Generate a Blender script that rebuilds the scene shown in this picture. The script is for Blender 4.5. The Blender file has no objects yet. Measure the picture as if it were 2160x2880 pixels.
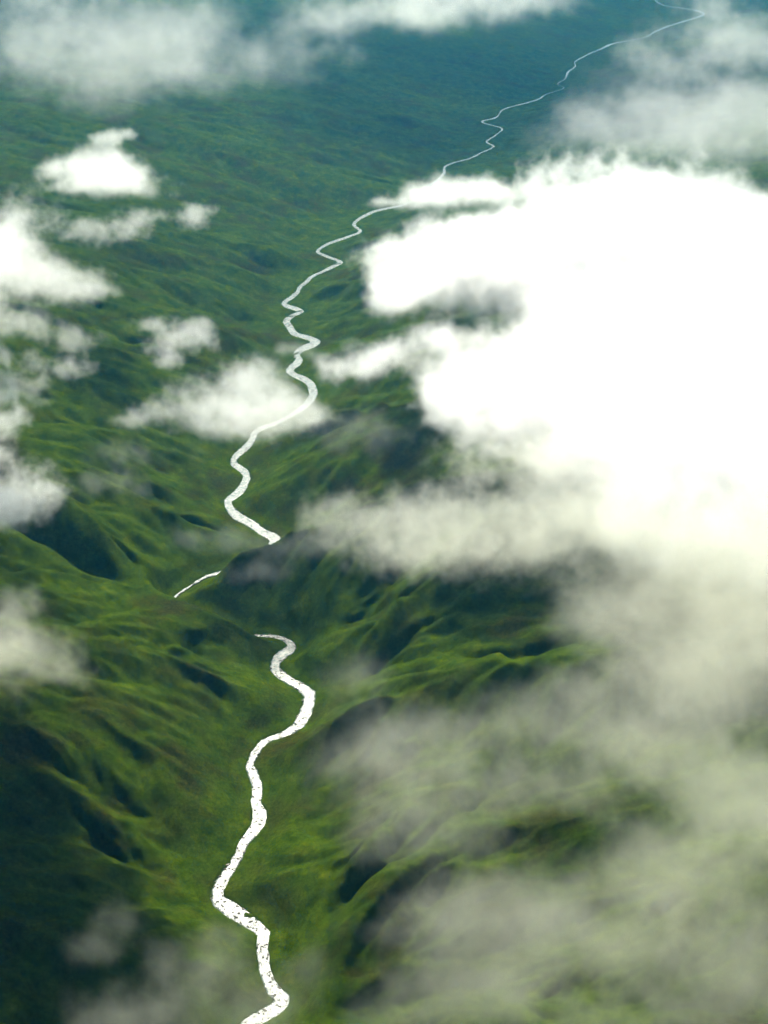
import bpy, math, random
import numpy as np

random.seed(4)
rng = np.random.default_rng(11)
S = bpy.context.scene
COL = S.collection
R = math.radians

# ------------------------------------------------------------------ camera, sky, sun, exposure
cam_d = bpy.data.cameras.new("camera")
cam = bpy.data.objects.new("camera", cam_d)
COL.objects.link(cam)
cam.location = (0.0, 0.0, 1500.0)
cam.rotation_euler = (R(62.0), 0.0, 0.0)
cam_d.sensor_fit = 'VERTICAL'
cam_d.sensor_height = 24.0
cam_d.lens = 12.0 / math.tan(R(20.0))
cam_d.clip_start = 1.0
cam_d.clip_end = 300000.0
S.camera = cam

SUN_ELEV = R(47.0)
SUN_AZ = R(-4.0)          # clockwise from straight ahead (+Y)
world = bpy.data.worlds.new("World")
S.world = world
world.use_nodes = True
nt = world.node_tree
bg = nt.nodes["Background"]
sky = nt.nodes.new("ShaderNodeTexSky")
sky.sky_type = 'NISHITA'
sky.sun_disc = False
sky.sun_elevation = SUN_ELEV
sky.sun_rotation = SUN_AZ
sky.altitude = 1500
nt.links.new(sky.outputs[0], bg.inputs[0])
bg.inputs[1].default_value = 0.05

sun_d = bpy.data.lights.new("sun", 'SUN')
sun_d.energy = 4.6
sun_d.angle = R(0.53)
sun_d.color = (1.0, 0.93, 0.79)
sun = bpy.data.objects.new("sun", sun_d)
COL.objects.link(sun)
sun.location = (1500, 3000, 4000)
sun.rotation_euler = (R(90) - SUN_ELEV, 0, R(180) - SUN_AZ)
# a sun lamp shines along its local -Z; turn it so that it comes from the sky's sun
from mathutils import Vector
sdir = Vector((math.sin(SUN_AZ) * math.cos(SUN_ELEV), math.cos(SUN_AZ) * math.cos(SUN_ELEV), math.sin(SUN_ELEV)))
sun.rotation_euler = sdir.to_track_quat('Z', 'Y').to_euler()

vs = S.view_settings
vs.view_transform = 'Standard'
vs.look = 'None'
vs.gamma = 1.0
vs.use_curve_mapping = False
vs.exposure = 1.35

S.render.engine = 'CYCLES'
cy = S.cycles
cy.max_bounces = 6
cy.diffuse_bounces = 1
cy.glossy_bounces = 2
cy.transparent_max_bounces = 160
cy.volume_bounces = 4
cy.volume_step_rate = 2.6
cy.volume_max_steps = 256
cy.use_adaptive_sampling = True
cy.adaptive_threshold = 0.035
cy.use_denoising = True
cy.denoiser = 'OPENIMAGEDENOISE'
cy.denoising_input_passes = 'RGB_ALBEDO_NORMAL'
cy.denoising_prefilter = 'FAST'

# ------------------------------------------------------------------ helpers
def spectral(shape, beta, seed, lo=1.0):
    """Tiling noise of a 1/f spectrum, zero mean, unit deviation."""
    g = np.random.default_rng(seed)
    w = np.fft.rfftn(g.standard_normal(shape).astype(np.float32))
    ks = [np.fft.fftfreq(n) * n for n in shape[:-1]] + [np.fft.rfftfreq(shape[-1]) * shape[-1]]
    k2 = sum(np.reshape(k, [-1 if i == j else 1 for j in range(len(shape))]) ** 2 for i, k in enumerate(ks))
    k = np.sqrt(k2)
    k.flat[0] = 1
    a = np.where(k >= lo, k ** (-beta), 0)
    a.flat[0] = 0
    n = np.fft.irfftn(w * a, s=shape, axes=tuple(range(len(shape)))).astype(np.float32)
    return n / n.std()

def smooth(a, b, x):
    t = np.clip((x - a) / (b - a), 0, 1)
    return t * t * (3 - 2 * t)

def bil(grid, fx, fy, wrap=False):
    nx, ny = grid.shape
    ix = np.floor(fx).astype(np.int64); iy = np.floor(fy).astype(np.int64)
    tx = (fx - ix).astype(np.float32); ty = (fy - iy).astype(np.float32)
    if wrap:
        i0, i1, j0, j1 = ix % nx, (ix + 1) % nx, iy % ny, (iy + 1) % ny
    else:
        i0 = np.clip(ix, 0, nx - 1); i1 = np.clip(ix + 1, 0, nx - 1)
        j0 = np.clip(iy, 0, ny - 1); j1 = np.clip(iy + 1, 0, ny - 1)
    return (grid[i0, j0] * (1 - tx) * (1 - ty) + grid[i1, j0] * tx * (1 - ty)
            + grid[i0, j1] * (1 - tx) * ty + grid[i1, j1] * tx * ty)

TILE2 = spectral((1024, 1024), 1.75, 5)
def noise2(x, y, px, ox=0.0):
    return bil(TILE2, x / px + ox, y / px + ox * 1.7, True)

def blur(a, n):
    for _ in range(n):
        a = (np.pad(a, ((1, 1), (0, 0)), mode='edge')[:-2] + 2 * a + np.pad(a, ((1, 1), (0, 0)), mode='edge')[2:]) / 4
        a = (np.pad(a, ((0, 0), (1, 1)), mode='edge')[:, :-2] + 2 * a + np.pad(a, ((0, 0), (1, 1)), mode='edge')[:, 2:]) / 4
    return a

def mesh_grid(name, X, Y, Z):
    """A sheet of quads from three (m, n) arrays."""
    m, n = X.shape
    me = bpy.data.meshes.new(name)
    v = np.stack([X, Y, Z], -1).reshape(-1, 3).astype(np.float32)
    i = np.arange(m * n).reshape(m, n)
    q = np.stack([i[:-1, :-1], i[1:, :-1], i[1:, 1:], i[:-1, 1:]], -1).reshape(-1, 4)
    me.vertices.add(len(v)); me.vertices.foreach_set("co", v.ravel())
    me.loops.add(q.size); me.loops.foreach_set("vertex_index", q.ravel().astype(np.int32))
    me.polygons.add(len(q))
    me.polygons.foreach_set("loop_start", np.arange(0, q.size, 4, dtype=np.int32))
    me.update(calc_edges=True)
    me.validate()
    me.polygons.foreach_set("use_smooth", np.ones(len(me.polygons), dtype=bool))
    return me

def link(name, me, mat, kind=None, label=None, cat=None, group=None):
    o = bpy.data.objects.new(name, me)
    COL.objects.link(o)
    if mat: me.materials.append(mat)
    if kind: o["kind"] = kind
    if label: o["label"] = label
    if cat: o["category"] = cat
    if group: o["group"] = group
    return o

# ------------------------------------------------------------------ the river's course (x, y, width in metres), from below the camera up the valley
RIVER = np.array([-330,700,24,-300,900,24,-260,1080,24,-225,1220,24,-203,1322,25,-197,1330,25,-191,1338,25,-185,1346,26,-178,1353,26,-171,1360,26,-163,1366,26,-154,1372,26,-147,1378,26,-141,1386,24,-140,1395,24,-147,1402,24,-153,1410,24,-158,1419,21,-162,1428,19,-165,1438,18,-168,1448,18,-170,1457,18,-171,1467,19,-173,1477,19,-175,1487,19,-175,1497,19,-175,1507,19,-175,1517,21,-181,1524,22,-188,1532,25,-196,1538,27,-203,1545,30,-210,1551,32,-218,1558,34,-226,1564,34,-233,1571,34,-241,1577,31,-248,1584,27,-251,1594,24,-252,1604,24,-250,1614,25,-248,1623,25,-245,1633,24,-241,1642,23,-237,1651,21,-233,1660,20,-230,1670,19,-227,1679,18,-225,1689,18,-223,1699,18,-221,1709,19,-217,1718,21,-213,1727,22,-209,1736,23,-205,1745,23,-202,1755,25,-201,1765,26,-201,1775,27,-202,1785,26,-205,1794,22,-208,1804,19,-210,1814,19,-209,1824,19,-210,1834,19,-210,1844,20,-212,1854,20,-215,1863,21,-217,1873,21,-220,1882,22,-223,1892,21,-228,1900,18,-228,1910,16,-225,1920,16,-223,1930,16,-221,1939,17,-218,1949,18,-215,1959,19,-211,1968,19,-204,1975,17,-196,1981,15,-187,1985,15,-179,1990,17,-171,1997,19,-163,2003,22,-157,2011,24,-151,2019,26,-148,2028,28,-145,2038,28,-143,2048,29,-141,2057,29,-139,2067,28,-138,2077,28,-137,2087,28,-136,2097,28,-136,2107,29,-138,2117,31,-144,2125,32,-150,2133,32,-157,2140,32,-164,2147,31,-171,2154,30,-178,2161,30,-185,2168,29,-192,2176,28,-198,2184,27,-203,2192,26,-205,2202,25,-205,2212,26,-203,2222,28,-199,2232,30,-194,2241,32,-188,2249,33,-182,2258,29,-177,2267,21,-179,2277,16,-184,2286,15,-191,2294,15,-200,2300,14,-209,2304,13,-220,2307,12,-230,2308,11,-241,2309,10,-252,2307,10,-262,2309,9,-271,2315,9,-280,2321,9,-288,2327,9,-297,2334,9,-306,2340,9,-314,2347,9,-323,2354,10,-331,2360,10,-340,2367,10,-349,2374,10,-358,2380,10,-367,2386,10,-376,2392,11,-386,2399,11,-395,2405,11,-404,2411,12,-413,2418,12,-421,2426,12,-427,2435,11,-427,2447,11,-423,2458,12,-418,2468,12,-412,2478,12,-406,2487,12,-399,2497,13,-392,2507,13,-385,2516,14,-378,2526,15,-370,2534,16,-360,2541,18,-350,2547,18,-339,2552,18,-328,2558,17,-318,2564,17,-308,2571,16,-300,2580,17,-291,2589,19,-283,2598,21,-275,2607,23,-267,2616,27,-259,2626,30,-253,2637,32,-247,2648,33,-242,2659,33,-239,2672,32,-238,2684,31,-239,2697,33,-245,2708,36,-255,2716,36,-265,2725,33,-273,2735,31,-281,2745,31,-289,2756,33,-296,2766,35,-305,2776,37,-315,2785,38,-325,2794,38,-333,2805,35,-340,2816,32,-346,2828,29,-351,2841,26,-355,2854,24,-358,2867,23,-359,2881,26,-353,2893,31,-347,2905,33,-341,2918,33,-336,2931,32,-334,2945,31,-332,2959,29,-330,2973,28,-328,2988,26,-328,3002,24,-330,3016,25,-336,3030,27,-343,3043,30,-352,3054,29,-361,3066,26,-366,3080,21,-367,3095,21,-364,3109,23,-359,3124,26,-353,3138,27,-347,3152,26,-342,3166,25,-337,3181,24,-333,3196,23,-331,3211,21,-330,3227,19,-331,3242,19,-326,3257,20,-317,3271,22,-307,3283,22,-295,3294,21,-283,3305,21,-273,3317,20,-263,3330,19,-253,3343,19,-244,3357,19,-236,3371,20,-227,3385,21,-219,3399,22,-212,3414,23,-205,3430,23,-200,3446,24,-196,3462,24,-193,3479,24,-191,3496,25,-192,3513,26,-194,3531,27,-197,3548,28,-201,3565,28,-207,3581,29,-216,3596,31,-227,3611,34,-239,3624,34,-252,3636,31,-261,3651,27,-265,3669,26,-261,3686,30,-253,3703,33,-247,3720,30,-242,3738,27,-244,3756,24,-251,3774,24,-253,3792,27,-249,3810,31,-241,3827,38,-229,3842,43,-216,3856,43,-205,3872,36,-200,3890,33,-210,3906,32,-225,3919,35,-239,3932,35,-256,3943,32,-269,3958,28,-275,3976,25,-280,3996,25,-285,4015,26,-292,4034,26,-297,4053,25,-296,4073,23,-290,4093,24,-281,4111,23,-268,4128,21,-258,4145,22,-267,4162,26,-283,4177,33,-298,4190,32,-312,4206,28,-317,4226,22,-311,4247,24,-301,4266,26,-293,4286,25,-286,4306,22,-280,4327,20,-276,4348,18,-275,4370,19,-269,4391,21,-261,4412,23,-254,4433,22,-249,4455,22,-243,4477,23,-232,4496,23,-219,4515,24,-206,4534,23,-193,4553,23,-181,4573,23,-170,4593,22,-157,4613,20,-148,4634,19,-156,4655,18,-173,4672,20,-188,4690,20,-203,4708,20,-218,4727,19,-231,4747,16,-229,4771,14,-222,4794,14,-213,4816,17,-201,4838,19,-187,4858,21,-172,4877,22,-156,4897,22,-140,4916,22,-125,4935,22,-108,4955,19,-92,4974,17,-85,4998,15,-92,5022,13,-103,5045,12,-110,5070,12,-110,5096,12,-104,5121,13,-95,5146,15,-84,5170,17,-73,5193,18,-60,5217,19,-47,5240,21,-30,5261,23,-9,5278,24,12,5294,23,35,5310,22,56,5327,21,74,5346,20,91,5368,19,107,5391,18,121,5414,17,135,5438,16,148,5463,15,158,5489,14,164,5517,12,169,5545,11,167,5573,12,169,5601,14,181,5628,15,195,5653,15,208,5679,15,219,5706,15,228,5734,14,236,5763,13,243,5792,13,249,5821,13,252,5851,12,250,5881,12,251,5911,13,261,5940,15,276,5966,18,295,5990,20,317,6012,21,340,6033,21,362,6055,20,380,6080,18,396,6108,17,410,6136,16,424,6164,16,441,6192,15,458,6219,15,474,6246,15,487,6276,16,484,6308,15,467,6335,15,458,6366,16,467,6398,14,480,6428,13,494,6458,13,508,6489,14,520,6521,13,533,6552,12,544,6584,12,552,6617,14,545,6649,16,522,6676,20,501,6703,18,480,6731,17,462,6761,17,470,6793,17,497,6815,16,525,6838,16,542,6868,14,552,6903,11,560,6938,9,568,6973,10,576,7008,12,588,7043,14,607,7074,16,631,7102,18,656,7129,19,681,7156,21,706,7184,21,732,7212,21,757,7240,19,779,7270,17,796,7304,15,809,7340,14,823,7376,13,843,7409,13,866,7440,13,889,7471,13,913,7502,13,935,7534,14,949,7571,15,936,7607,14,918,7643,15,925,7681,14,942,7718,12,960,7754,11,976,7791,11,987,7830,10,994,7871,10,1000,7912,10,1007,7953,11,1015,7994,12,1027,8034,12,1043,8073,13,1059,8112,13,1074,8152,13,1081,8194,12,1078,8237,11,1083,8280,12,1098,8321,13,1114,8361,13,1132,8401,14,1151,8441,15,1171,8481,17,1190,8521,18,1211,8561,19,1234,8600,20,1258,8638,20,1281,8678,21,1302,8718,21,1322,8760,21,1343,8801,21,1365,8842,22,1391,8880,22,1422,8915,21,1457,8947,20,1492,8978,19,1527,9011,17,1561,9043,14,1595,9077,13,1625,9114,11,1650,9155,11,1670,9199,10,1689,9244,10,1709,9288,11,1731,9332,11,1754,9376,13,1777,9420,14,1803,9463,14,1829,9505,15,1857,9547,16,1886,9588,16,1915,9630,17,1944,9672,17,1974,9713,17,2005,9754,17,2035,9796,17,2065,9839,16,2096,9881,15,2126,9924,14,2153,9969,13,2173,10017,13,2177,10070,13,2167,10123,14,2151,10174,17,2130,10223,21,2095,10265,25,2059,10305,24,2020,10344,21,1988,10388,19,1966,10438,16,1956,10492,14,1952,10548,13,1950,10604,11,1950,10660,10,1950,10717,9,1952,10774,8,1954,10831,8], dtype=np.float32).reshape(-1, 3)
RX, RY = RIVER[:, 0], RIVER[:, 1]
RW = (RIVER[:, 2] * np.interp(RY, [1500, 3000, 4500, 6500], [0.72, 0.74, 0.78, 0.85])).astype(np.float32)
SA = np.array([(RX[i], RY[i]) for i in range(len(RX) - 1)], dtype=np.float32)
SB = np.array([(RX[i + 1], RY[i + 1]) for i in range(len(RX) - 1)], dtype=np.float32)

def river_near(x, y):
    """Distance to the river, side (+1 left, -1 right when looking upstream) and nearest vertex index (float)."""
    d = np.full(x.shape, 1e9, np.float32); sd = np.ones(x.shape, np.float32); idx = np.zeros(x.shape, np.float32)
    y0, y1 = y.min(), y.max()
    for k in range(len(SA)):
        ax, ay = SA[k]; bx, by = SB[k]
        ex, ey = bx - ax, by - ay
        t = np.clip(((x - ax) * ex + (y - ay) * ey) / (ex * ex + ey * ey), 0, 1)
        dx, dy = x - ax - t * ex, y - ay - t * ey
        dd = dx * dx + dy * dy
        m = dd < d
        d = np.where(m, dd, d)
        sd = np.where(m, np.sign(ex * dy - ey * dx), sd)
        idx = np.where(m, k + t, idx)
    return np.sqrt(d), sd, idx

# how steeply each bank rises (metre per metre), bank by bank up the valley
def default_slope(Y):
    return np.interp(Y, [1200, 2900, 3600, 4600, 6500, 9000, 14000], [0.58, 0.56, 0.42, 0.26, 0.17, 0.13, 0.10])
SL = default_slope(RY).copy(); SR = default_slope(RY).copy() * 1.02
SR[(RY > 1990) & (RY < 2040)] = 1.0

# ------------------------------------------------------------------ the valley's coarse shape on a 15 m grid
GX0, GX1, GY0, GY1, GS = -4800.0, 4800.0, 200.0, 13800.0, 16.0
gx = np.arange(GX0, GX1 + 1, GS, dtype=np.float32); gy = np.arange(GY0, GY1 + 1, GS, dtype=np.float32)

def coarse(x, y):
    d = np.empty(x.shape, np.float32); sl = np.empty(x.shape, np.float32)
    for j in range(0, x.shape[1], 40):
        d[:, j:j + 40], side, at = river_near(x[:, j:j + 40], y[:, j:j + 40])
        sl[:, j:j + 40] = np.where(side > 0, np.interp(at, np.arange(len(SL)), SL), np.interp(at, np.arange(len(SR)), SR))
    return d, sl

MX, MY = np.meshgrid(gx, gy, indexing='ij')
D, SLP = coarse(MX, MY)
SLP = blur(SLP, 6)
flat = np.interp(MY, [1000, 2600, 4000, 6000, 9000], [8, 10, 26, 60, 110]).astype(np.float32)
dd = np.maximum(D - flat, 0); dd = dd * dd / (dd + 14)
HMAX = np.interp(MY, [1200, 3000, 6000, 12000], [330, 360, 420, 520]).astype(np.float32)
BASE = HMAX * (1 - np.exp(-SLP * dd / HMAX))
BASE += smooth(120, 1500, D) * (noise2(MX, MY, 46.0, 3.3) * np.interp(MY, [1500, 4000], [16, 34]))
BASE += smooth(15, 260, D) * noise2(MX, MY, 7.0, 9.1) * 9.0
def seg_dist(x, y, p, q):
    ex, ey = q[0] - p[0], q[1] - p[1]
    t = np.clip(((x - p[0]) * ex + (y - p[1]) * ey) / (ex * ex + ey * ey), 0, 1)
    return np.hypot(x - p[0] - t * ex, y - p[1] - t * ey), t
# side spurs (positive) and ravines (negative): (points x, y), height, half-width
SPURS = [([(-229.0, 2174.0), (-165.0, 2246.0), (-98.0, 2338.0), (-27.0, 2418.0), (67.0, 2503.0), (215.0, 2602.0)], 60, 45, 20, 90, 0.35), ([(-315.0, 2462.0), (-285.0, 2468.0), (-240.0, 2482.0), (-120.0, 2512.0), (40.0, 2545.0), (250.0, 2565.0)], 57, 42, 14, 42, 0.12), ([(-116.0, 2113.0), (-59.0, 2174.0), (18.0, 2238.0), (151.0, 2296.0), (385.0, 2410.0)], 50, 50, 20, 90, 0.35), ([(-178.0, 1502.0), (-88.0, 1564.0), (0.0, 1633.0), (86.0, 1696.0)], 30, 35, 20, 90, 0.35), ([(-128.0, 1345.0), (-69.0, 1402.0), (7.0, 1480.0), (116.0, 1573.0)], 30, 35, 20, 90, 0.35), ([(-262.0, 2270.0), (-280.0, 2280.0), (-310.0, 2298.0), (-365.0, 2335.0), (-430.0, 2400.0), (-490.0, 2490.0), (-640.0, 2580.0), (-900.0, 2640.0), (-1200.0, 2700.0)], 52, 50, 10, 40, 0.05), ([(-214.0, 1613.0), (-283.0, 1675.0), (-364.0, 1740.0), (-452.0, 1786.0), (-566.0, 1870.0)], -15, 20, 20, 90, 0.35), ([(-243.0, 1559.0), (-293.0, 1583.0), (-355.0, 1633.0), (-416.0, 1664.0)], -13, 19, 20, 90, 0.35), ([(-214.0, 1973.0), (-292.0, 2027.0), (-368.0, 2055.0), (-460.0, 2113.0)], -11, 18, 20, 90, 0.35), ([(-276.0, 2113.0), (-350.0, 2173.0), (-433.0, 2220.0)], -10, 18, 20, 90, 0.35)]
WX = MX + noise2(MX, MY, 5.0, 31.0) * 9; WY = MY + noise2(MX, MY, 5.0, 57.0) * 9
for P, A, W, n0, n1, tip in SPURS:
    best = np.full(MX.shape, 1e9, np.float32); tt = np.zeros(MX.shape, np.float32)
    for k in range(len(P) - 1):
        dk, t = seg_dist(WX, WY, P[k], P[k + 1])
        m = dk < best
        best = np.where(m, dk, best); tt = np.where(m, (k + t) / (len(P) - 1), tt)
    BASE += A * np.exp(-np.abs(best / W) ** 1.35) * smooth(-0.05, tip, tt) * (1 - 0.6 * smooth(0.75, 1.0, tt)) * smooth(n0, n1, D)
BASE = blur(BASE, 2)

def terrain(x, y, px):
    """Height at x, y; px is the mesh's local spacing, below which no detail is added."""
    fx = (x - GX0) / GS; fy = (y - GY0) / GS
    h = bil(BASE, fx, fy)
    e = 1.0
    gxv = (bil(BASE, fx + e, fy) - bil(BASE, fx - e, fy)) / (2 * e * GS)
    gyv = (bil(BASE, fx, fy + e) - bil(BASE, fx, fy - e)) / (2 * e * GS)
    d = bil(D, fx, fy)
    amt = smooth(12, 170, d) * np.interp(y, [2600, 6500], [1.0, 0.6])
    far = np.hypot(np.maximum(np.abs(x) - 4700, 0), np.maximum(y - 13700, 0) + np.maximum(220 - y, 0))
    h = h + smooth(0, 9000, far) * (noise2(x, y, 160.0, 7.7) * 190 + 120)
    for cs, gain in ((520, .12), (260, .15), (130, .23), (64, .22), (31, .20), (15, .20)):
        fade = smooth(cs * 0.16, cs * 0.07, px)
        if fade.max() <= 0: continue
        g = np.sqrt(gxv * gxv + gyv * gyv) + 1e-5
        dx, dy = gxv / g, gyv / g
        cx, sx, ws = np.zeros_like(h), np.zeros_like(h), np.zeros_like(h)
        wx = x + noise2(x, y, cs / 22, 13.0) * cs * 0.06; wy = y + noise2(x, y, cs / 22, 71.0) * cs * 0.06
        ux, uy = wx / cs, wy / cs
        ix, iy = np.floor(ux), np.floor(uy)
        for a in (-1, 0, 1):
            for b in (-1, 0, 1):
                ccx, ccy = ix + a, iy + b
                hs = np.sin(ccx * 127.1 + ccy * 311.7 + cs) * 43758.5453; hs = hs - np.floor(hs)
                ht = np.sin(ccx * 269.5 + ccy * 183.3 + cs * 1.3) * 24634.6345; ht = ht - np.floor(ht)
                vx = ux - ccx - hs; vy = uy - ccy - ht
                w = np.clip(1.0 - (vx * vx + vy * vy) * 0.98, 0, 1) ** 2
                ph = (-dy * vx + dx * vy) * 6.2832 * 0.95
                cx += np.cos(ph) * w; sx += np.sin(ph) * w; ws += w
        cx /= ws + 0.02; sx /= ws + 0.02
        st = np.clip(g / 0.38, 0, 1.25)
        A = cs * gain * 0.27 * st * amt * fade * (np.interp(y, [3000, 6000], [1.0, 2.2]) if cs > 200 else 1.0)
        k = 6.2832 * 0.95 / cs
        # sharpened crests: the wave's upper half is kept narrow
        sh = cx - 0.35 * cx * cx
        h = h + A * sh
        der = -A * k * sx * (1 - 0.7 * cx) * 0.9
        gxv = gxv + der * (-dy); gyv = gyv + der * dx
    h = h + smooth(10, 60, d) * (noise2(x, y, 1.6, 21.0) * 0.6 * smooth(9, 3, px) + noise2(x, y, 4.0, 33.0) * 0.9 * smooth(20, 8, px))
    return h, d

# ------------------------------------------------------------------ ground: one sheet, finer where the camera is near
def spaced(a, b, first, rate):
    out = [a]
    while out[-1] < b:
        out.append(out[-1] + max(first, abs(out[-1]) * rate))
    return out
ys = list(np.linspace(-3000, 900, 40)[:-1]) + spaced(900, 14500, 2.6, 0.00205) + list(np.geomspace(14800, 62000, 46))
us = np.concatenate([np.linspace(-6, -0.62, 34)[:-1], np.linspace(-0.62, -0.34, 90)[:-1], np.linspace(-0.34, 0.34, 700)[:-1], np.linspace(0.34, 0.62, 90)[:-1], np.linspace(0.62, 6, 34)])
ys = np.array(ys, np.float32); us = us.astype(np.float32)
UU, YY = np.meshgrid(us, ys, indexing='ij')
spread = np.maximum(np.abs(YY), 700) + 420
XX = UU * spread
colstep = np.gradient(us)[:, None] * spread
rowstep = np.broadcast_to(np.gradient(ys)[None, :], YY.shape)
PXS = np.maximum(colstep, rowstep * 0.7)
HH, DD = terrain(XX, YY, PXS)
# the bed: exact distance near the water, a channel cut for the river and low banks beside it
near = DD < 150
xn, yn = XX[near], YY[near]
order = np.argsort(yn); xn_s, yn_s = xn[order], yn[order]
dn = np.empty_like(xn_s); wn = np.empty_like(xn_s)
for c in range(0, len(xn_s), 4000):
    a, b = xn_s[c:c + 4000], yn_s[c:c + 4000]
    ks = np.where((SA[:, 1] > b.min() - 260) & (SA[:, 1] < b.max() + 260))[0]
    best = np.full(a.shape, 1e9, np.float32); bw = np.full(a.shape, 20, np.float32)
    for k in ks:
        ex, ey = SB[k] - SA[k]
        t = np.clip(((a - SA[k][0]) * ex + (b - SA[k][1]) * ey) / (ex * ex + ey * ey), 0, 1)
        q = np.hypot(a - SA[k][0] - t * ex, b - SA[k][1] - t * ey)
        m = q < best
        best = np.where(m, q, best); bw = np.where(m, RW[k] * (1 - t) + RW[k + 1] * t, bw)
    dn[c:c + 4000] = best; wn[c:c + 4000] = bw
dv = np.empty_like(dn); dv[order] = dn; wv = np.empty_like(wn); wv[order] = wn
hn = HH[near]
edge = wv * 0.5 + 1.0
k = smooth(0, 1, (dv - edge) / 45)
hn = np.where(dv < edge, -2.0, np.maximum(hn, 0.6) * k + (1 - k) * (0.9 + np.clip((dv - edge) * 0.16, 0, 5)))
k2 = smooth(edge - 3.0, edge + 3.0, dv)
HH[near] = -2.0 * (1 - k2) + hn * k2
HH = np.where(near, HH, np.maximum(HH, 1.5))

def nodes(mat):
    mat.use_nodes = True
    t = mat.node_tree
    return t, t.nodes, t.links

def ground_material():
    mat = bpy.data.materials.new("grass_slopes")
    t, N, L = nodes(mat)
    p = N["Principled BSDF"]
    p.inputs["Roughness"].default_value = 0.9
    p.inputs["Specular IOR Level"].default_value = 0.0
    geo = N.new("ShaderNodeNewGeometry")
    def noise(scale, detail, stretch=(1, 1, 1), rough=0.6):
        m = N.new("ShaderNodeMapping"); m.inputs["Scale"].default_value = stretch
        L.new(geo.outputs["Position"], m.inputs[0])
        n = N.new("ShaderNodeTexNoise"); n.inputs["Scale"].default_value = scale
        n.inputs["Detail"].default_value = detail; n.inputs["Roughness"].default_value = rough
        L.new(m.outputs[0], n.inputs["Vector"])
        return n
    def ramp(src, stops):
        r = N.new("ShaderNodeValToRGB")
        e = r.color_ramp.elements
        while len(e) < len(stops): e.new(0.5)
        for q, (pos, c) in zip(e, stops): q.position = pos; q.color = (*c, 1)
        L.new(src, r.inputs[0])
        return r
    def mix(f, a, b, mode='MIX'):
        m = N.new("ShaderNodeMix"); m.data_type = 'RGBA'; m.blend_type = mode
        if isinstance(f, float): m.inputs[0].default_value = f
        else: L.new(f, m.inputs[0])
        L.new(a, m.inputs[6]); L.new(b, m.inputs[7])
        return m.outputs[2]
    big = noise(0.0035, 5)
    mid = noise(0.030, 8, rough=0.72)
    fine = noise(0.17, 8, rough=0.85)
    grass = ramp(mid.outputs["Fac"], [(0.28, (0.009, 0.020, 0.001)), (0.44, (0.020, 0.039, 0.001)), (0.58, (0.035, 0.059, 0.0015)), (0.74, (0.072, 0.090, 0.003))])
    heath = ramp(fine.outputs["Fac"], [(0.32, (0.007, 0.010, 0.002)), (0.52, (0.024, 0.026, 0.004)), (0.7, (0.045, 0.038, 0.008))])
    patch = ramp(big.outputs["Fac"], [(0.42, (0, 0, 0)), (0.60, (0.9, 0.9, 0.9))])
    patch2 = ramp(noise(0.011, 6, rough=0.7).outputs["Fac"], [(0.44, (0, 0, 0)), (0.58, (1, 1, 1))])
    f = N.new("ShaderNodeMath"); f.operation = 'MULTIPLY'
    L.new(patch.outputs[0], f.inputs[0]); L.new(patch2.outputs[0], f.inputs[1])
    c = mix(f.outputs[0], grass.outputs[0], heath.outputs[0])
    spk = ramp(fine.outputs["Fac"], [(0.34, (0.42, 0.45, 0.4)), (0.66, (1.5, 1.45, 1.4))])
    c = mix(0.8, c, spk.outputs[0], 'MULTIPLY')
    # bare stony ground beside the water
    L.new(c, p.inputs["Base Color"])
    b = N.new("ShaderNodeBump"); b.inputs["Strength"].default_value = 0.6; b.inputs["Distance"].default_value = 1.6
    L.new(fine.outputs["Fac"], b.inputs["Height"])
    b2 = N.new("ShaderNodeBump"); b2.inputs["Strength"].default_value = 0.25; b2.inputs["Distance"].default_value = 4.0
    L.new(mid.outputs["Fac"], b2.inputs["Height"]); L.new(b.outputs[0], b2.inputs["Normal"])
    L.new(b2.outputs[0], p.inputs["Normal"])
    return mat

M_GROUND = ground_material()
ground = link("hills", mesh_grid("hills", XX, YY, HH), M_GROUND, 'structure', "steep green grassy valley slopes under drifting cloud")

# ------------------------------------------------------------------ the river
def resample(path, width, step):
    s = np.concatenate([[0], np.cumsum(np.hypot(np.diff(path[:, 0]), np.diff(path[:, 1])))])
    out = [0.0]
    while out[-1] < s[-1]:
        yy = np.interp(out[-1], s, path[:, 1]); out.append(out[-1] + max(step, yy * step / 1400.0))
    out = np.array(out[:-1])
    return np.interp(out, s, path[:, 0]), np.interp(out, s, path[:, 1]), np.interp(out, s, width)

def ribbon(name, path, width, step, cols, z, ragged, wave):
    x, y, w = resample(path, width, step)
    for _ in range(3):
        x[1:-1] = (x[:-2] + 2 * x[1:-1] + x[2:]) / 4; y[1:-1] = (y[:-2] + 2 * y[1:-1] + y[2:]) / 4
    tx, ty = np.gradient(x), np.gradient(y)
    l = np.hypot(tx, ty); nx, ny = -ty / l, tx / l
    u = np.linspace(-1, 1, cols)
    e0 = noise2(x, y, 0.7, 3.0) * ragged + noise2(x, y, 2.6, 19.0) * ragged * 1.2
    e1 = noise2(x, y, 0.7, 41.0) * ragged + noise2(x, y, 2.6, 77.0) * ragged * 1.2
    g = np.random.default_rng(len(x))
    for e in (e0, e1):
        j = g.standard_normal(len(x)); e += (j[np.arange(len(x)) - 1] + j) * 0.33 * ragged
    half = w[:, None] * 0.5
    off = half * u[None, :] + np.where(u[None, :] < 0, -e0[:, None], e1[:, None]) * np.abs(u[None, :]) ** 2
    X = x[:, None] + nx[:, None] * off; Y = y[:, None] + ny[:, None] * off
    Z = np.full(X.shape, z) + noise2(X, Y, 0.45, 5.0) * wave
    Z[:, 0] -= 1.2; Z[:, -1] -= 1.2
    return mesh_grid(name, X, Y, Z)

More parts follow.
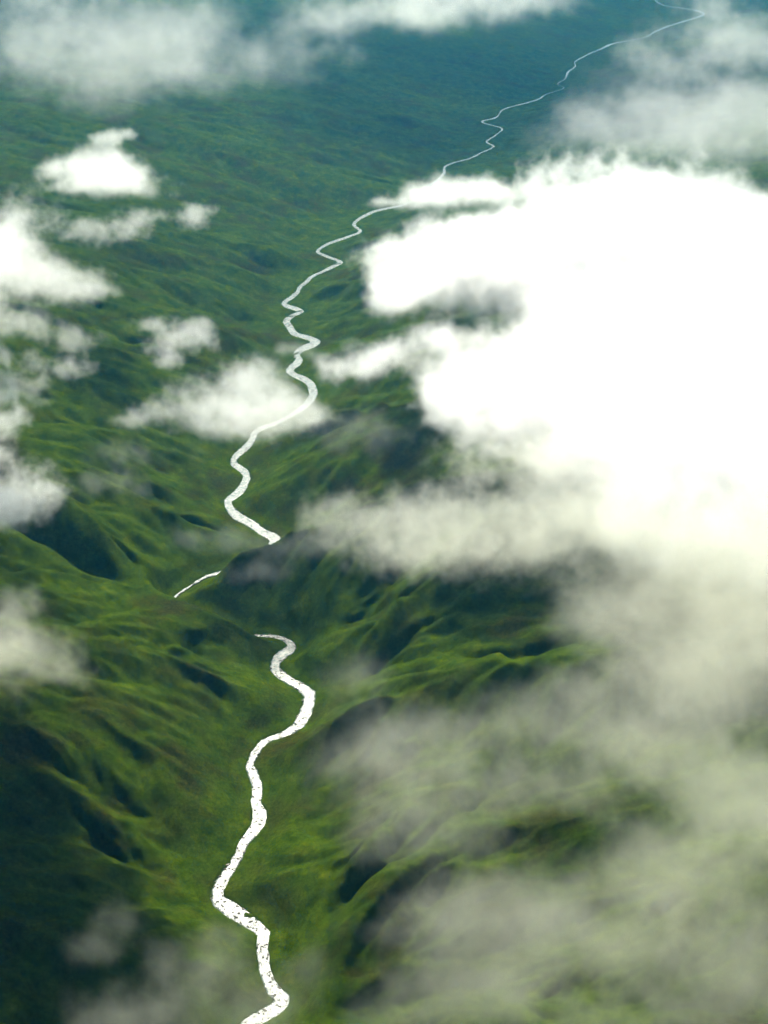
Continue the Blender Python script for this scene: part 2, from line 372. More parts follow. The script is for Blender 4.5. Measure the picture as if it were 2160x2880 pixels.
def water_material():
    mat = bpy.data.materials.new("glacial_water")
    t, N, L = nodes(mat)
    p = N["Principled BSDF"]
    geo = N.new("ShaderNodeNewGeometry")
    n = N.new("ShaderNodeTexNoise"); n.inputs["Scale"].default_value = 0.11; n.inputs["Detail"].default_value = 5; n.inputs["Roughness"].default_value = 0.7
    L.new(geo.outputs["Position"], n.inputs["Vector"])
    r = N.new("ShaderNodeValToRGB"); e = r.color_ramp.elements
    e[0].position = 0.30; e[0].color = (0.02, 0.045, 0.045, 1); e[1].position = 0.60; e[1].color = (0.15, 0.17, 0.165, 1)
    L.new(n.outputs["Fac"], r.inputs[0]); L.new(r.outputs[0], p.inputs["Base Color"])
    p.inputs["Roughness"].default_value = 0.24
    p.inputs["IOR"].default_value = 1.33
    n2 = N.new("ShaderNodeTexNoise"); n2.inputs["Scale"].default_value = 0.32; n2.inputs["Detail"].default_value = 3
    L.new(geo.outputs["Position"], n2.inputs["Vector"])
    b = N.new("ShaderNodeBump"); b.inputs["Strength"].default_value = 1.0; b.inputs["Distance"].default_value = 0.9
    L.new(n.outputs["Fac"], b.inputs["Height"])
    b2 = N.new("ShaderNodeBump"); b2.inputs["Strength"].default_value = 1.0; b2.inputs["Distance"].default_value = 0.45
    L.new(n2.outputs["Fac"], b2.inputs["Height"]); L.new(b.outputs[0], b2.inputs["Normal"])
    L.new(b2.outputs[0], p.inputs["Normal"])
    return mat
M_WATER = water_material()
river = link("river", ribbon("river", RIVER[:, :2].astype(float), RW.astype(float), 2.2, 15, 0.15, 2.4, 0.28), M_WATER, 'structure',
             "white sunlit river winding down the green valley")
link("river", ribbon("stream", np.array([(-226.0, 2712.0), (-231.0, 2725.0), (-229.0, 2739.0), (-234.0, 2759.0), (-226.0, 2785.0)], float), np.full(len([(-226.0, 2712.0), (-231.0, 2725.0), (-229.0, 2739.0), (-234.0, 2759.0), (-226.0, 2785.0)]), 5.0), 3.0, 5, 0.9, 0.5, 0.1), M_WATER, 'structure',
     "thin side stream joining the river at its wide white bend").name = "stream"

# small grassy islands that split the channel
def island(x, y, rx, ry, a):
    r = np.linspace(0, 1, 7)[:, None]; th = np.linspace(0, 2 * math.pi, 33)[None, :]
    wob = 1 + 0.22 * np.sin(th * 2 + x) + 0.14 * np.sin(th * 5 + y)
    X = rx * r * np.cos(th) * wob; Y = ry * r * np.sin(th) * wob
    Z = 1.7 * (1 - r ** 2) * (1 + 0 * th) - 0.3
    return mesh_grid("river_island", x + X * math.cos(a) - Y * math.sin(a), y + X * math.sin(a) + Y * math.cos(a), Z)
for x, y, rx, ry, a in [(-199.0, 1554.0, 7, 6, 0), (-241.0, 2667.0, 16, 4, 1.1), (-254.0, 3793.0, 16, 5, 1.2), (-288.0, 4104.0, 18, 5, 0.2), (-264.0, 4150.0, 14, 4, 0.1), (-157.0, 4617.0, 16, 4, 0.4)]:
    link("river_island", island(x, y, rx, ry, a), M_GROUND, 'structure', "low grassy island splitting the white river")

# dark boulders standing in the white water
def boulders():
    ico = []
    import bmesh
    bm = bmesh.new(); bmesh.ops.create_icosphere(bm, subdivisions=1, radius=1.0)
    bv = np.array([v.co[:] for v in bm.verts]); bf = np.array([[v.index for v in f.verts] for f in bm.faces]); bm.free()
    V, Fc = [], []
    x, y, w = resample(RIVER[:, :2].astype(float), RW.astype(float), 1.0)
    g = np.random.default_rng(3)
    tx, ty = np.gradient(x), np.gradient(y); l = np.hypot(tx, ty)
    for i in range(3200):
        k = int(g.integers(0, len(x)) * 0.75)
        side = g.choice([-1, 1]); u = side * (1 - g.random() ** 1.3 * 0.95)
        o = u * (w[k] * 0.5 + 0.5)
        if noise2(np.array([x[k]]), np.array([y[k]]), 0.9, 61.0)[0] + 0.35 * g.normal() < 0.15: continue
        s = 0.35 + 1.3 * g.random() ** 4
        a = g.normal() * 0.5
        v = bv * (1 + 0.25 * g.standard_normal((len(bv), 1))) * np.array([s * (0.9 + 1.8 * g.random()), s, s * 0.7])
        v = np.stack([v[:, 0] * math.cos(a) - v[:, 1] * math.sin(a), v[:, 0] * math.sin(a) + v[:, 1] * math.cos(a), v[:, 2]], 1)
        v += np.array([x[k] - ty[k] / l[k] * o, y[k] + tx[k] / l[k] * o, 0.3])
        Fc.append(bf + len(bv) * len(V)); V.append(v)
    me = bpy.data.meshes.new("boulders")
    me.from_pydata(np.concatenate(V).tolist(), [], np.concatenate(Fc).tolist())
    return me
m = bpy.data.materials.new("wet_rock"); m.use_nodes = True
nd = m.node_tree.nodes; q = nd.new("ShaderNodeTexNoise"); q.inputs["Scale"].default_value = 0.8
rr = nd.new("ShaderNodeValToRGB"); rr.color_ramp.elements[0].color = (0.03, 0.03, 0.025, 1); rr.color_ramp.elements[1].color = (0.10, 0.09, 0.07, 1)
m.node_tree.links.new(q.outputs["Fac"], rr.inputs[0]); m.node_tree.links.new(rr.outputs[0], nd["Principled BSDF"].inputs["Base Color"])
nd["Principled BSDF"].inputs["Roughness"].default_value = 0.6
link("boulders", boulders(), m, 'stuff', "dark boulders strewn through the white river water")

# ------------------------------------------------------------------ haze
hz = bpy.data.materials.new("haze_air")
t, N, L = nodes(hz)
N.remove(N["Principled BSDF"])
pv = N.new("ShaderNodeVolumePrincipled")
pv.inputs["Color"].default_value = (0.02, 0.24, 0.5, 1.0)
pv.inputs["Absorption Color"].default_value = (0.45, 0.95, 1.0, 1.0)
pv.inputs["Density"].default_value = 4.3e-05
pv.inputs["Anisotropy"].default_value = 0.6
L.new(pv.outputs[0], N["Material Output"].inputs["Volume"])
import bmesh
bm = bmesh.new(); bmesh.ops.create_cube(bm, size=1.0)
me = bpy.data.meshes.new("haze"); bm.to_mesh(me); bm.free()
o = link("haze", me, hz, 'stuff', "blue green haze filling the valley air")
zt = max(float(HH.max()) + 5, 1700.0)
o.scale = (800000, 140000, zt + 4.0); o.location = (0, 30000, (zt - 4.0) / 2)

# ------------------------------------------------------------------ clouds
TN = 160
_a = spectral((TN, TN, TN), 2.1, 21)
_b = spectral((TN, TN, TN), 1.9, 22, 6.0)
_c = np.abs(spectral((TN, TN, TN), 2.05, 23, 4.0))
TILE3 = (_a * 0.75 + (0.8 - _c) * 0.7 + _b * 0.25).astype(np.float32)
TILE3 -= TILE3.mean(); TILE3 /= TILE3.std()
del _a, _b, _c

def volume_group():
    g = bpy.data.node_groups.new("cloud_density", 'GeometryNodeTree')
    I = g.interface
    I.new_socket("Geometry", in_out='INPUT', socket_type='NodeSocketGeometry')
    for n in ("Min", "Max", "Res"): I.new_socket(n, in_out='INPUT', socket_type='NodeSocketVector')
    I.new_socket("Material", in_out='INPUT', socket_type='NodeSocketMaterial')
    I.new_socket("Store", in_out='INPUT', socket_type='NodeSocketObject')
    I.new_socket("Geometry", in_out='OUTPUT', socket_type='NodeSocketGeometry')
    N, L = g.nodes, g.links
    gi, go = N.new("NodeGroupInput"), N.new("NodeGroupOutput")
    def vm(op, a, b=None):
        n = N.new("ShaderNodeVectorMath"); n.operation = op
        L.new(a, n.inputs[0])
        if isinstance(b, tuple): n.inputs[1].default_value = b
        elif b is not None: L.new(b, n.inputs[1])
        return n.outputs[0]
    def fm(op, a, b):
        n = N.new("ShaderNodeMath"); n.operation = op
        for i, v in enumerate((a, b)):
            if isinstance(v, (int, float)): n.inputs[i].default_value = v
            else: L.new(v, n.inputs[i])
        return n.outputs[0]
    pos = N.new("GeometryNodeInputPosition")
    rel = vm('DIVIDE', vm('SUBTRACT', pos.outputs[0], gi.outputs["Min"]), vm('SUBTRACT', gi.outputs["Max"], gi.outputs["Min"]))
    rm1 = vm('SUBTRACT', gi.outputs["Res"], (1.0, 1.0, 1.0))
    cell = vm('FLOOR', vm('ADD', vm('MULTIPLY', rel, rm1), (0.5, 0.5, 0.5)))
    s = N.new("ShaderNodeSeparateXYZ"); L.new(cell, s.inputs[0])
    r = N.new("ShaderNodeSeparateXYZ"); L.new(gi.outputs["Res"], r.inputs[0])
    idx = fm('ADD', fm('MULTIPLY', fm('ADD', fm('MULTIPLY', s.outputs[0], r.outputs[1]), s.outputs[1]), r.outputs[2]), s.outputs[2])
    att = N.new("GeometryNodeInputNamedAttribute"); att.data_type = 'FLOAT'; att.inputs[0].default_value = "d"
    smp = N.new("GeometryNodeSampleIndex"); smp.data_type = 'FLOAT'; smp.domain = 'POINT'; smp.clamp = True
    oi = N.new("GeometryNodeObjectInfo"); L.new(gi.outputs["Store"], oi.inputs[0])
    L.new(oi.outputs["Geometry"], smp.inputs["Geometry"]); L.new(att.outputs[0], smp.inputs["Value"]); L.new(idx, smp.inputs["Index"])
    vc = N.new("GeometryNodeVolumeCube")
    L.new(smp.outputs[0], vc.inputs["Density"]); L.new(gi.outputs["Min"], vc.inputs["Min"]); L.new(gi.outputs["Max"], vc.inputs["Max"])
    for i, n in enumerate(("Resolution X", "Resolution Y", "Resolution Z")): L.new(r.outputs[i], vc.inputs[n])
    sm = N.new("GeometryNodeSetMaterial"); L.new(vc.outputs[0], sm.inputs[0]); L.new(gi.outputs["Material"], sm.inputs["Material"])
    L.new(sm.outputs[0], go.inputs[0])
    return g
VG = volume_group()
VG_ID = {it.name + it.in_out: it.identifier for it in VG.interface.items_tree}

def cloud(name, label, sigma, voxel, amp, soft, blobs, seed, warp=0.0, cat='cloud', group=None, aniso=0.45, nscale=1.0, tint=(1, 1, 1), z0=3.0):
    """blobs: (x, y, z, rx, ry, rz, weight) in metres; weight < 0 opens a gap."""
    B = np.array(blobs, dtype=np.float64)
    pos = B[B[:, 6] > 0]
    lo = (pos[:, :3] - pos[:, 3:6] * (1.0 + 0.5 * amp)).min(0); hi = (pos[:, :3] + pos[:, 3:6] * (1.0 + 0.5 * amp)).max(0)
    lo[2] = max(lo[2], z0)
    ctr = (lo + hi) / 2
    n = np.maximum(np.ceil((hi - lo) / voxel).astype(int) + 1, 6)
    ax = [np.linspace(lo[i], hi[i], n[i]).astype(np.float32) for i in range(3)]
    Xc, Yc, Zc = ax[0][:, None, None], ax[1][None, :, None], ax[2][None, None, :]
    g = np.random.default_rng(seed)
    o3 = g.integers(0, TN, 3)
    st = nscale
    it = [((np.arange(n[i]) * st).astype(int) + o3[i]) % TN for i in range(3)]
    nz = TILE3[np.ix_(*it)]
    it2 = [((np.arange(n[i]) * 2.5 * st).astype(int) + o3[i] + 41) % TN for i in range(3)]
    nz = nz + 0.28 * TILE3[np.ix_(*it2)]
    Fld = np.full(tuple(n), -1.0, np.float32); neg = np.zeros(tuple(n), np.float32)
    for x, y, z, rx, ry, rz, w in B:
        q = np.sqrt(((Xc - x) / rx) ** 2 + ((Yc - y) / ry) ** 2 + ((Zc - z) / rz) ** 2)
        f = (1.0 - q).astype(np.float32)
        if w > 0:
            f = f * w if w <= 1 else f
            m = np.maximum(Fld, f)
            Fld = m + 0.12 * np.exp(-np.abs(Fld - f) / 0.12)     # smooth union
        else:
            neg = np.maximum(neg, np.clip(f, 0, 1) * -w)
    dens = smooth(0.0, soft, Fld - neg + nz * amp * 0.30)
    # fade to nothing at the box's faces
    for i in range(3):
        e = np.minimum(np.arange(n[i]), np.arange(n[i])[::-1]) / 5.0
        dens = dens * np.clip(e, 0, 1).reshape([-1 if i == j else 1 for j in range(3)]).astype(np.float32)
    dens[dens < 0.004] = 0
    me = bpy.data.meshes.new(name)
    me.vertices.add(int(dens.size))
    at = me.attributes.new("d", 'FLOAT', 'POINT')
    at.data.foreach_set("value", np.ascontiguousarray(dens).ravel())
    mat = bpy.data.materials.new(name + "_vapour")
    t, N, L = nodes(mat)
    N.remove(N["Principled BSDF"])
    pv = N.new("ShaderNodeVolumePrincipled")
    pv.inputs["Color"].default_value = (*tint, 1)
    pv.inputs["Density"].default_value = sigma
    pv.inputs["Anisotropy"].default_value = aniso
    L.new(pv.outputs[0], N["Material Output"].inputs["Volume"])
    store = bpy.data.objects.new(name + "_values", me)        # plain numbers for the modifier below: in no collection, never drawn
    vol = bpy.data.volumes.new(name)
    o = link(name, vol, mat, 'thing', label, cat, group)
    o.location = ctr
    md = o.modifiers.new("vapour", 'NODES'); md.node_group = VG
    for k, v in (("Min", lo - ctr), ("Max", hi - ctr), ("Res", n)):
        md[VG_ID[k + 'INPUT']] = [float(q) for q in v]
    md[VG_ID['MaterialINPUT']] = mat
    md[VG_ID['StoreINPUT']] = store
    return o

CLOUDS = [
{'name': 'cumulus_cloud', 'label': 'huge blown-out white cloud bank filling the right side above the valley', 'sigma': 0.032177, 'voxel': 4.51, 'amp': 0.5, 'soft': 0.85, 'blobs': [[683.9, 3219.2, 420.0, 462.0, 847.8, 166.3, 1.0], [467.4, 2639.9, 420.0, 296.5, 541.8, 106.7, 1.0], [607.8, 2411.9, 420.0, 330.6, 543.5, 119.0, 1.0], [458.0, 3361.0, 420.0, 319.5, 564.4, 115.0, 1.0], [240.7, 3361.0, 420.0, 246.9, 357.0, 88.9, 1.0], [84.0, 3253.7, 420.0, 134.2, 252.6, 48.3, 1.0], [315.6, 3594.9, 420.0, 200.0, 170.9, 72.0, 1.0], [683.8, 3700.7, 420.0, 315.5, 241.0, 111.6, 1.0], [948.2, 3554.0, 420.0, 365.6, 391.0, 131.6, 1.0], [170.1, 2499.1, 420.0, 124.8, 235.8, 44.9, 1.0], [253.9, 2433.2, 420.0, 155.4, 274.5, 55.9, 1.0], [374.9, 2290.0, 420.0, 179.7, 237.9, 64.7, 1.0], [545.9, 2107.5, 420.0, 227.6, 210.1, 81.9, 1.0], [799.3, 2905.6, 420.0, 282.5, 988.8, 101.7, 1.0], [617.2, 2849.0, 420.0, 328.4, 571.4, 118.2, 1.0], [607.5, 2639.9, 420.0, 260.9, 418.7, 93.9, 1.0], [551.9, 2295.8, 490.0, 292.7, 242.3, 105.4, 1.0], [507.9, 2144.5, 480.0, 257.8, 165.0, 92.8, 1.0], [372.8, 2300.3, 470.0, 157.6, 255.5, 56.8, 1.0], [328.5, 2476.8, 420.0, 180.1, 305.7, 64.9, 1.0], [506.1, 2905.6, 420.0, 282.5, 529.1, 101.7, 1.0], [693.1, 2521.7, 420.0, 205.6, 444.1, 74.0, 1.0], [425.2, 2905.6, 420.0, 205.5, 520.5, 74.0, 1.0], [624.3, 2214.1, 420.0, 205.8, 353.8, 74.1, 1.0], [332.4, 2689.8, 420.0, 144.5, 262.1, 52.0, 1.0], [478.1, 2309.6, 420.0, 212.8, 257.1, 76.6, 1.0], [597.3, 1962.1, 420.0, 131.0, 157.0, 47.2, 1.0], [485.3, 1993.0, 420.0, 113.7, 119.3, 40.9, 1.0], [127.7, 2794.2, 420.0, 111.9, 100.6, 40.3, 0.7], [29.2, 2715.3, 420.0, 97.1, 68.9, 35.0, 0.55], [-55.8, 2652.2, 420.0, 77.4, 36.6, 24.0, 0.45], [39.4, 3867.6, 420.0, 147.5, 48.2, 21.7, 0.5], [156.8, 3905.5, 420.0, 148.8, 65.4, 29.2, 0.5], [277.5, 3963.4, 420.0, 184.2, 94.2, 41.3, 0.6], [32.6, 3103.2, 420.0, 95.0, 132.7, 34.2, 1.0], [236.0, 2949.3, 420.0, 112.6, 99.8, 40.5, -2.2], [101.6, 2905.6, 420.0, 60.7, 33.7, 20.2, -0.8], [45.4, 2521.7, 420.0, 54.0, 153.4, 19.4, -0.8]], 'seed': 1, 'group': 'clouds drifting over the valley', 'aniso': 0.3, 'nscale': 1.0, 'tint': (1, 1, 1)},
{'name': 'veil_cloud', 'label': 'blue grey cloud veil in the top right above the far river', 'sigma': 0.001269, 'voxel': 7.21, 'amp': 1.2, 'soft': 1.0, 'blobs': [[568.6, 3797.2, 650.0, 135.6, 247.8, 54.2, 1.0], [752.6, 4088.4, 650.0, 193.1, 416.6, 77.3, 1.0], [963.8, 4495.2, 650.0, 210.4, 431.1, 84.2, 1.0], [989.0, 3909.1, 650.0, 201.0, 462.7, 80.4, 1.0], [737.7, 3639.8, 650.0, 246.6, 188.4, 69.6, 1.0], [1290.5, 5166.3, 650.0, 199.2, 570.6, 79.7, 1.0], [1303.0, 5686.8, 650.0, 174.1, 368.9, 69.6, 1.0], [603.9, 3541.2, 650.0, 198.2, 129.5, 49.5, 1.0], [514.3, 3967.3, 650.0, 94.0, 140.8, 37.6, 1.0]], 'seed': 2, 'group': 'clouds drifting over the valley', 'aniso': 0.3, 'nscale': 1.0, 'tint': (1, 1, 1)},
{'name': 'veil_cloud', 'label': 'pale blue cloud veil along the top edge left of the far river', 'sigma': 0.001773, 'voxel': 10.16, 'amp': 1.1, 'soft': 1.0, 'blobs': [[36.6, 5686.8, 650.0, 435.2, 387.7, 93.5, 1.0], [312.8, 5862.2, 650.0, 402.9, 370.3, 86.5, 1.0], [-191.8, 5575.1, 650.0, 277.7, 336.2, 82.7, 1.0], [543.3, 5984.9, 650.0, 228.2, 214.6, 49.0, 1.0]], 'seed': 3, 'group': 'clouds drifting over the valley', 'aniso': 0.3, 'nscale': 1.0, 'tint': (1, 1, 1)},
{'name': 'veil_cloud', 'label': 'broad grey white cloud veil in the top left corner', 'sigma': 0.00089, 'voxel': 8.59, 'amp': 1.2, 'soft': 1.0, 'blobs': [[-1194.8, 5263.2, 650.0, 263.4, 921.8, 105.4, 1.0], [-872.1, 4727.2, 650.0, 257.0, 611.1, 102.8, 1.0], [-827.1, 5363.5, 650.0, 350.5, 526.4, 133.0, 1.0], [-574.3, 4495.2, 650.0, 210.4, 225.5, 68.2, 1.0], [-1070.9, 4216.3, 650.0, 99.3, 347.5, 39.7, 1.0], [-842.0, 4151.5, 650.0, 179.5, 218.5, 70.7, 1.0], [-1398.5, 5802.6, 650.0, 310.4, 497.1, 114.2, 1.0], [-418.7, 4894.3, 650.0, 265.3, 234.2, 65.4, 0.5]], 'seed': 4, 'group': 'clouds drifting over the valley', 'aniso': 0.3, 'nscale': 1.0, 'tint': (1, 1, 1)},
{'name': 'small_cloud', 'label': 'tiny white cloud puff just above the cumulus on the upper left', 'sigma': 0.012568, 'voxel': 4.85, 'amp': 0.8, 'soft': 0.8, 'blobs': [[-777.7, 4025.2, 560.0, 54.5, 71.8, 26.6, 1.0], [-745.6, 4070.3, 560.0, 55.1, 57.8, 21.2, 1.0]], 'seed': 5, 'group': 'clouds drifting over the valley', 'aniso': 0.45, 'nscale': 1.0, 'tint': (1, 1, 1)},
{'name': 'cumulus_cloud', 'label': 'compact bright white cumulus on the upper left below the tiny puff', 'sigma': 0.012556, 'voxel': 4.33, 'amp': 0.9, 'soft': 0.95, 'blobs': [[-864.7, 3665.1, 560.0, 70.5, 127.6, 35.2, 1.0], [-769.5, 3641.6, 560.0, 107.8, 136.2, 53.9, 1.0], [-666.5, 3563.5, 560.0, 84.6, 88.8, 37.2, 1.0], [-795.2, 3527.8, 560.0, 118.0, 71.4, 29.9, 1.0], [-611.6, 3475.3, 560.0, 58.2, 47.7, 20.5, 1.0]], 'seed': 6, 'group': 'clouds drifting over the valley', 'aniso': 0.45, 'nscale': 1.0, 'tint': (1, 1, 1)},
{'name': 'cloud_wisp', 'label': 'faint torn wisps trailing right below the compact upper left cumulus', 'sigma': 0.0065, 'voxel': 4.07, 'amp': 1.5, 'soft': 0.7, 'blobs': [[-530.2, 3549.3, 540.0, 46.1, 70.7, 23.0, 1.0], [-452.6, 3340.4, 540.0, 38.2, 99.0, 19.1, 1.0], [-482.2, 3308.9, 540.0, 40.6, 52.9, 20.3, 1.0], [-589.7, 3251.3, 540.0, 66.7, 55.4, 26.0, 1.0], [-688.6, 3195.5, 540.0, 98.5, 49.1, 23.3, 1.0], [-554.3, 3308.9, 540.0, 54.2, 46.7, 21.5, 1.0]], 'seed': 7, 'group': 'clouds drifting over the valley', 'aniso': 0.45, 'nscale': 1.0, 'tint': (1, 1, 1)},
{'name': 'cumulus_cloud', 'label': 'white cumulus cut by the left edge at upper middle height', 'sigma': 0.01047, 'voxel': 3.37, 'amp': 1.0, 'soft': 1.0, 'blobs': [[-770.7, 2768.9, 620.0, 88.8, 244.6, 44.4, 1.0], [-674.7, 2651.2, 620.0, 90.9, 82.8, 43.0, 1.0], [-596.8, 2623.0, 620.0, 63.6, 50.3, 26.5, 1.0], [-550.5, 2541.7, 620.0, 46.4, 30.5, 16.7, 1.0], [-828.8, 2738.6, 620.0, 98.9, 295.7, 49.5, 1.0], [-807.0, 2963.2, 620.0, 35.3, 112.4, 17.6, 1.0]], 'seed': 8, 'group': 'clouds drifting over the valley', 'aniso': 0.45, 'nscale': 1.0, 'tint': (1, 1, 1)},
{'name': 'cloud_bank', 'label': 'flat cream cloud layer at the left edge below the cut cumulus', 'sigma': 0.008167, 'voxel': 3.56, 'amp': 1.1, 'soft': 0.9, 'blobs': [[-642.2, 2367.5, 620.0, 110.6, 53.3, 30.9, 1.0], [-547.2, 2303.4, 620.0, 73.7, 35.6, 21.4, 1.0], [-722.3, 2391.2, 620.0, 91.2, 64.3, 36.5, 1.0]], 'seed': 9, 'group': 'clouds drifting over the valley', 'aniso': 0.45, 'nscale': 1.0, 'tint': (1, 1, 1)},
{'name': 'cloud_wisp', 'label': 'small pale wisp above the central white cloud', 'sigma': 0.007988, 'voxel': 3.95, 'amp': 1.4, 'soft': 0.7, 'blobs': [[-469.2, 2669.2, 500.0, 54.5, 44.9, 26.7, 1.0], [-379.0, 2653.5, 500.0, 47.4, 34.0, 20.5, 1.0], [-414.8, 2574.8, 500.0, 55.1, 35.6, 22.1, 1.0], [-413.9, 2502.3, 500.0, 30.1, 36.4, 15.1, 1.0]], 'seed': 10, 'group': 'clouds drifting over the valley', 'aniso': 0.45, 'nscale': 1.0, 'tint': (1, 1, 1)},
{'name': 'cloud_bank', 'label': 'narrow pale cloud strip second below the cut left cumulus', 'sigma': 0.007917, 'voxel': 4.1, 'amp': 1.3, 'soft': 0.7, 'blobs': [[-711.9, 2694.8, 420.0, 92.7, 47.3, 29.6, 1.0], [-639.3, 2639.9, 420.0, 45.6, 56.1, 22.8, 1.0], [-802.4, 2715.3, 420.0, 58.3, 34.5, 21.2, 1.0]], 'seed': 11, 'group': 'clouds drifting over the valley', 'aniso': 0.45, 'nscale': 1.0, 'tint': (1, 1, 1)},
{'name': 'cloud_bank', 'label': 'rounded pale cloud at the left edge above the lowest bright bank', 'sigma': 0.007141, 'voxel': 3.93, 'amp': 1.2, 'soft': 0.7, 'blobs': [[-730.6, 2580.1, 400.0, 84.1, 56.1, 37.1, 1.0], [-772.7, 2545.4, 400.0, 66.6, 83.7, 33.3, 1.0], [-672.3, 2522.7, 400.0, 44.1, 47.9, 22.0, 1.0]], 'seed': 12, 'group': 'clouds drifting over the valley', 'aniso': 0.45, 'nscale': 1.0, 'tint': (1, 1, 1)},
{'name': 'cloud_bank', 'label': 'bright cloud bank at the left edge beside the sunlit green ridge', 'sigma': 0.014858, 'voxel': 3.4, 'amp': 1.1, 'soft': 0.7, 'blobs': [[-703.1, 2348.2, 430.0, 51.7, 100.1, 25.9, 1.0], [-645.0, 2139.8, 430.0, 105.6, 93.4, 52.8, 1.0], [-586.4, 2088.0, 430.0, 75.3, 44.9, 35.7, 1.0], [-699.2, 2230.7, 430.0, 69.5, 148.7, 34.7, 1.0], [-609.4, 2022.0, 430.0, 64.3, 32.1, 26.3, 1.0]], 'seed': 13, 'group': 'clouds drifting over the valley', 'aniso': 0.45, 'nscale': 1.0, 'tint': (1, 1, 1)},
{'name': 'cumulus_cloud', 'label': 'bright white cloud in the valley middle beside the winding river', 'sigma': 0.011522, 'voxel': 3.41, 'amp': 0.85, 'soft': 1.0, 'blobs': [[-370.4, 2661.1, 350.0, 115.6, 87.3, 57.8, 1.0], [-275.6, 2721.9, 350.0, 130.2, 102.3, 65.1, 1.0], [-427.6, 2591.0, 350.0, 83.4, 56.3, 39.8, 1.0], [-207.2, 2637.4, 350.0, 84.6, 108.2, 42.3, 1.0], [-152.5, 2579.6, 350.0, 59.3, 81.2, 29.7, 1.0], [-318.4, 2523.8, 350.0, 104.9, 41.8, 30.5, 1.0], [-487.5, 2557.0, 350.0, 58.9, 30.7, 21.9, 1.0], [-286.0, 2568.2, 350.0, 141.9, 61.3, 44.0, 1.0]], 'seed': 14, 'group': 'clouds drifting over the valley', 'aniso': 0.45, 'nscale': 1.0, 'tint': (1, 1, 1)},
{'name': 'cloud_wisp', 'label': 'tiny wisp hanging left of a river meander in the valley middle', 'sigma': 0.006019, 'voxel': 5.54, 'amp': 1.0, 'soft': 0.8, 'blobs': [[-203.6, 3060.3, 300.0, 49.8, 30.3, 19.1, 1.0], [-148.2, 3017.0, 300.0, 46.6, 25.9, 16.6, 1.0]], 'seed': 15, 'group': 'clouds drifting over the valley', 'aniso': 0.45, 'nscale': 1.0, 'tint': (1, 1, 1)},
{'name': 'mist_bank', 'label': 'soft grey mist bank right of the river under the huge white bank', 'sigma': 0.007551, 'voxel': 2.94, 'amp': 0.8, 'soft': 0.8, 'blobs': [[14.0, 1837.3, 520.0, 92.0, 73.1, 41.4, 1.0], [81.1, 1794.4, 520.0, 123.1, 104.4, 55.4, 1.0], [168.5, 1794.4, 520.0, 106.7, 116.3, 48.0, 1.0], [121.3, 1928.0, 520.0, 121.5, 60.7, 49.6, 1.0], [213.8, 1928.0, 520.0, 86.8, 110.4, 39.1, 1.0], [286.4, 1822.8, 520.0, 108.0, 56.0, 48.0, 1.0], [85.2, 1726.3, 520.0, 95.6, 34.0, 31.1, 1.0], [-40.5, 1822.8, 520.0, 66.5, 56.0, 29.9, 0.6], [163.7, 2034.5, 520.0, 126.8, 102.5, 57.1, 0.8], [265.0, 2009.1, 520.0, 116.6, 137.5, 52.5, 1.0], [309.5, 1897.0, 520.0, 120.0, 107.6, 54.0, 1.0], [218.3, 1822.8, 520.0, 74.8, 85.0, 33.7, 1.0], [84.7, 1713.1, 520.0, 118.8, 42.1, 38.8, 0.7], [182.1, 1713.1, 520.0, 103.0, 46.4, 42.6, 0.6], [254.1, 1904.7, 520.0, 17.6, 61.7, 7.9, -0.8]], 'seed': 16, 'group': 'clouds drifting over the valley', 'aniso': 0.45, 'nscale': 1.0, 'tint': (0.985, 0.985, 0.9)},
{'name': 'mist_bank', 'label': 'dim green grey mist at the left edge over the dark near slope', 'sigma': 0.012865, 'voxel': 4.07, 'amp': 0.7, 'soft': 0.9, 'blobs': [[-468.4, 1491.8, 560.0, 56.7, 72.5, 28.4, 1.0], [-430.0, 1398.9, 560.0, 85.0, 65.2, 42.5, 1.0], [-383.5, 1360.3, 560.0, 56.8, 38.4, 28.4, 1.0], [-479.1, 1418.8, 560.0, 70.2, 119.7, 35.1, 1.0]], 'seed': 17, 'group': 'clouds drifting over the valley', 'aniso': 0.45, 'nscale': 1.0, 'tint': (0.985, 0.98, 0.87)},
